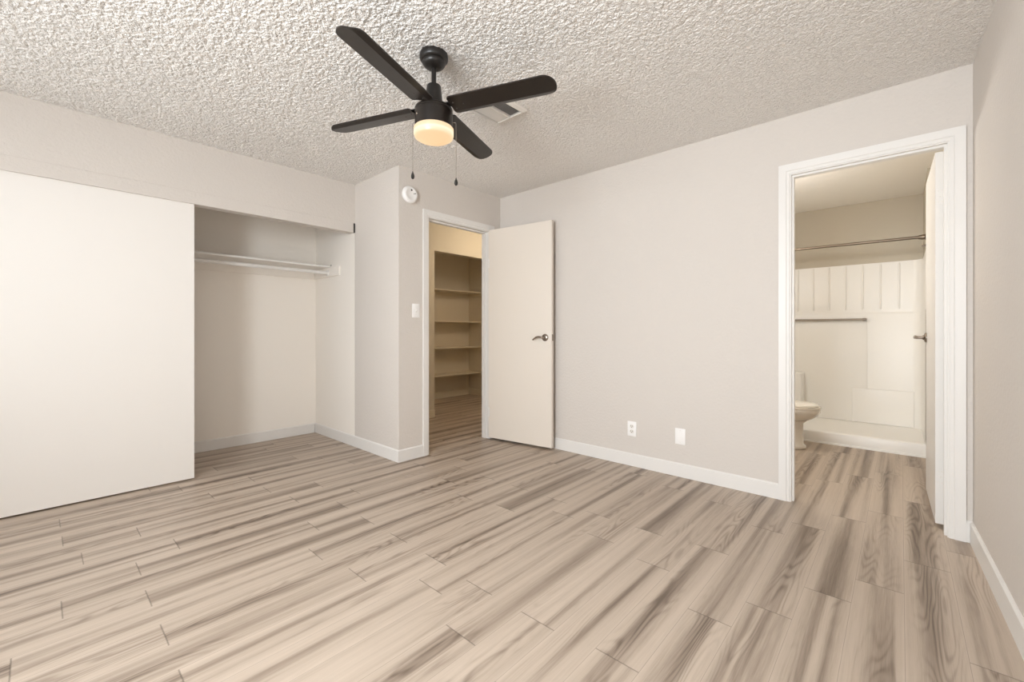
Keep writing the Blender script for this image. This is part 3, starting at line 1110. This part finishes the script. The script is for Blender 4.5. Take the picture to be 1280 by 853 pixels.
M['rod'] = mat('dark_nickel', (128, 116, 102), 0.34, metal=1.0)
cr_ = thing('shower_rod', 'long metal shower curtain rod across the shower opening', 'curtain rod', (0, 5.03, 1.858))
b = tube(new_bm(), [(BL + 0.012, 0, 0.012), (0.152, 0, 0)], 0.0125, 18)
obj('rod', b, M['rod'], cr_, smooth=True)
for xx, s in ((0.1645, -90), (BL + 0.0005, 90)):
    b = lathe(new_bm(), [(0, 0), (0.036, 0), (0.036, 0.005), (0.028, 0.009), (0.022, 0.014), (0.022, 0.03), (0.016, 0.055), (0, 0.055)], 32,
              Matrix.Translation((xx, 0, 0)) @ Matrix.Rotation(R(s), 4, 'Y'))
    obj('rod_flange', b, M['rod'], cr_, smooth=True)
sr = thing('shower_stub', 'small metal stub on the shower side wall under the curtain rod', 'pipe stub', (0.1645, 5.10, 1.793))
b = lathe(new_bm(), [(0, 0), (0.018, 0), (0.018, 0.004), (0.008, 0.008), (0.008, 0.03), (0, 0.032)], 20, Matrix.Rotation(R(-90), 4, 'Y'))
obj('stub', b, M['nickel'], sr, smooth=True)

# toilet, facing +X with its tank on the left wall
TY = 4.63
toi = thing('toilet', 'white toilet with closed lid just inside the bathroom', 'toilet', (-0.52, TY, 0))


def egg(xc, front, back, half, z, n=40):
    p = []
    for i in range(n):
        a_ = 2 * PI * i / n
        c, s = math.cos(a_), math.sin(a_)
        x = xc + (front if c > 0 else back) * (abs(c) ** 0.9) * (1 if c > 0 else -1)
        p.append((x, half * s, z))
    return p


# local x: 0 = front tip of the bowl
b = new_bm()
loft(b, [egg(-0.33, 0.215, 0.22, 0.105, 0.002), egg(-0.33, 0.222, 0.225, 0.110, 0.012), egg(-0.33, 0.220, 0.225, 0.109, 0.034), egg(-0.33, 0.203, 0.215, 0.096, 0.046),
         egg(-0.33, 0.198, 0.21, 0.092, 0.14), egg(-0.33, 0.200, 0.21, 0.095, 0.23), egg(-0.32, 0.215, 0.21, 0.108, 0.255)], mtx=None)
obj('pedestal', b, M['porcelain'], toi, smooth=True, angle=60)
b = new_bm()
loft(b, [egg(-0.32, 0.210, 0.20, 0.102, 0.252), egg(-0.30, 0.235, 0.19, 0.135, 0.277), egg(-0.27, 0.245, 0.19, 0.160, 0.307), egg(-0.25, 0.247, 0.19, 0.176, 0.340),
         egg(-0.25, 0.250, 0.20, 0.180, 0.362), egg(-0.25, 0.246, 0.20, 0.177, 0.370)])
obj('bowl', b, M['porcelain'], toi, smooth=True, angle=60)
b = new_bm()
loft(b, [egg(-0.25, 0.250, 0.20, 0.181, 0.3705), egg(-0.25, 0.253, 0.20, 0.184, 0.378), egg(-0.25, 0.250, 0.20, 0.181, 0.388)])
obj('seat', b, M['porcelain'], toi, smooth=True, angle=50)
b = new_bm()
loft(b, [egg(-0.255, 0.235, 0.20, 0.172, 0.3885), egg(-0.255, 0.242, 0.20, 0.177, 0.394), egg(-0.255, 0.238, 0.20, 0.174, 0.404), egg(-0.255, 0.20, 0.17, 0.14, 0.415),
         egg(-0.255, 0.10, 0.09, 0.07, 0.419)])
obj('lid', b, M['porcelain'], toi, smooth=True, angle=50)
b = new_bm()
bx(b, -0.712, -0.500, -0.215, 0.215, 0.372, 0.70, 0.025, 4)
tk = obj('tank', b, M['porcelain'], toi, smooth=True)
b = bx(new_bm(), -0.714, -0.490, -0.225, 0.225, 0.7005, 0.735, 0.012, 3)
obj('tank_lid', b, M['porcelain'], tk, smooth=True)
b = bx(new_bm(), -0.70, -0.40, -0.10, 0.10, 0.25, 0.3715, 0.02, 3)
obj('neck', b, M['porcelain'], toi, smooth=True)
b = tube(new_bm(), [(-0.500, -0.15, 0.64), (-0.482, -0.15, 0.64), (-0.478, -0.12, 0.637), (-0.478, -0.07, 0.63)], [0.008, 0.007, 0.006, 0.005], 12)
obj('flush_lever', b, M['chrome'], tk, smooth=True)

# vanity lamp on the bathroom's left wall (outside the picture; it shows in the shower's gloss)
vl = thing('vanity_lamp', 'three-bulb bathroom wall lamp', 'wall lamp', (BL, 3.92, 1.92))
b = bx(new_bm(), 0, 0.03, -0.30, 0.30, -0.05, 0.05, 0.006, 2)
obj('back_plate', b, M['chrome'], vl)
for k in range(3):
    yy = -0.2 + 0.2 * k
    b = tube(new_bm(), [(0.03, yy, 0), (0.10, yy, 0)], 0.012, 14)
    ar = obj('lamp_arm', b, M['chrome'], vl, smooth=True)
    b = lathe(new_bm(), [(0, 0.055), (0.03, 0.05), (0.05, 0.02), (0.055, -0.02), (0.04, -0.06), (0, -0.07)], 24, Matrix.Translation((0.10, yy, -0.07)))
    obj('lamp_shade', b, M['bulb'], ar, smooth=True)
    pl = bpy.data.lights.new('vanity_bulb', 'POINT')
    pl.energy = VANITY_POWER / 3
    pl.color = (1, 0.99, 0.97)
    pl.shadow_soft_size = 0.05
    po = bpy.data.objects.new('vanity_bulb', pl)
    COL.objects.link(po)
    po.location = (BL + 0.24, 3.92 + yy, 1.86)
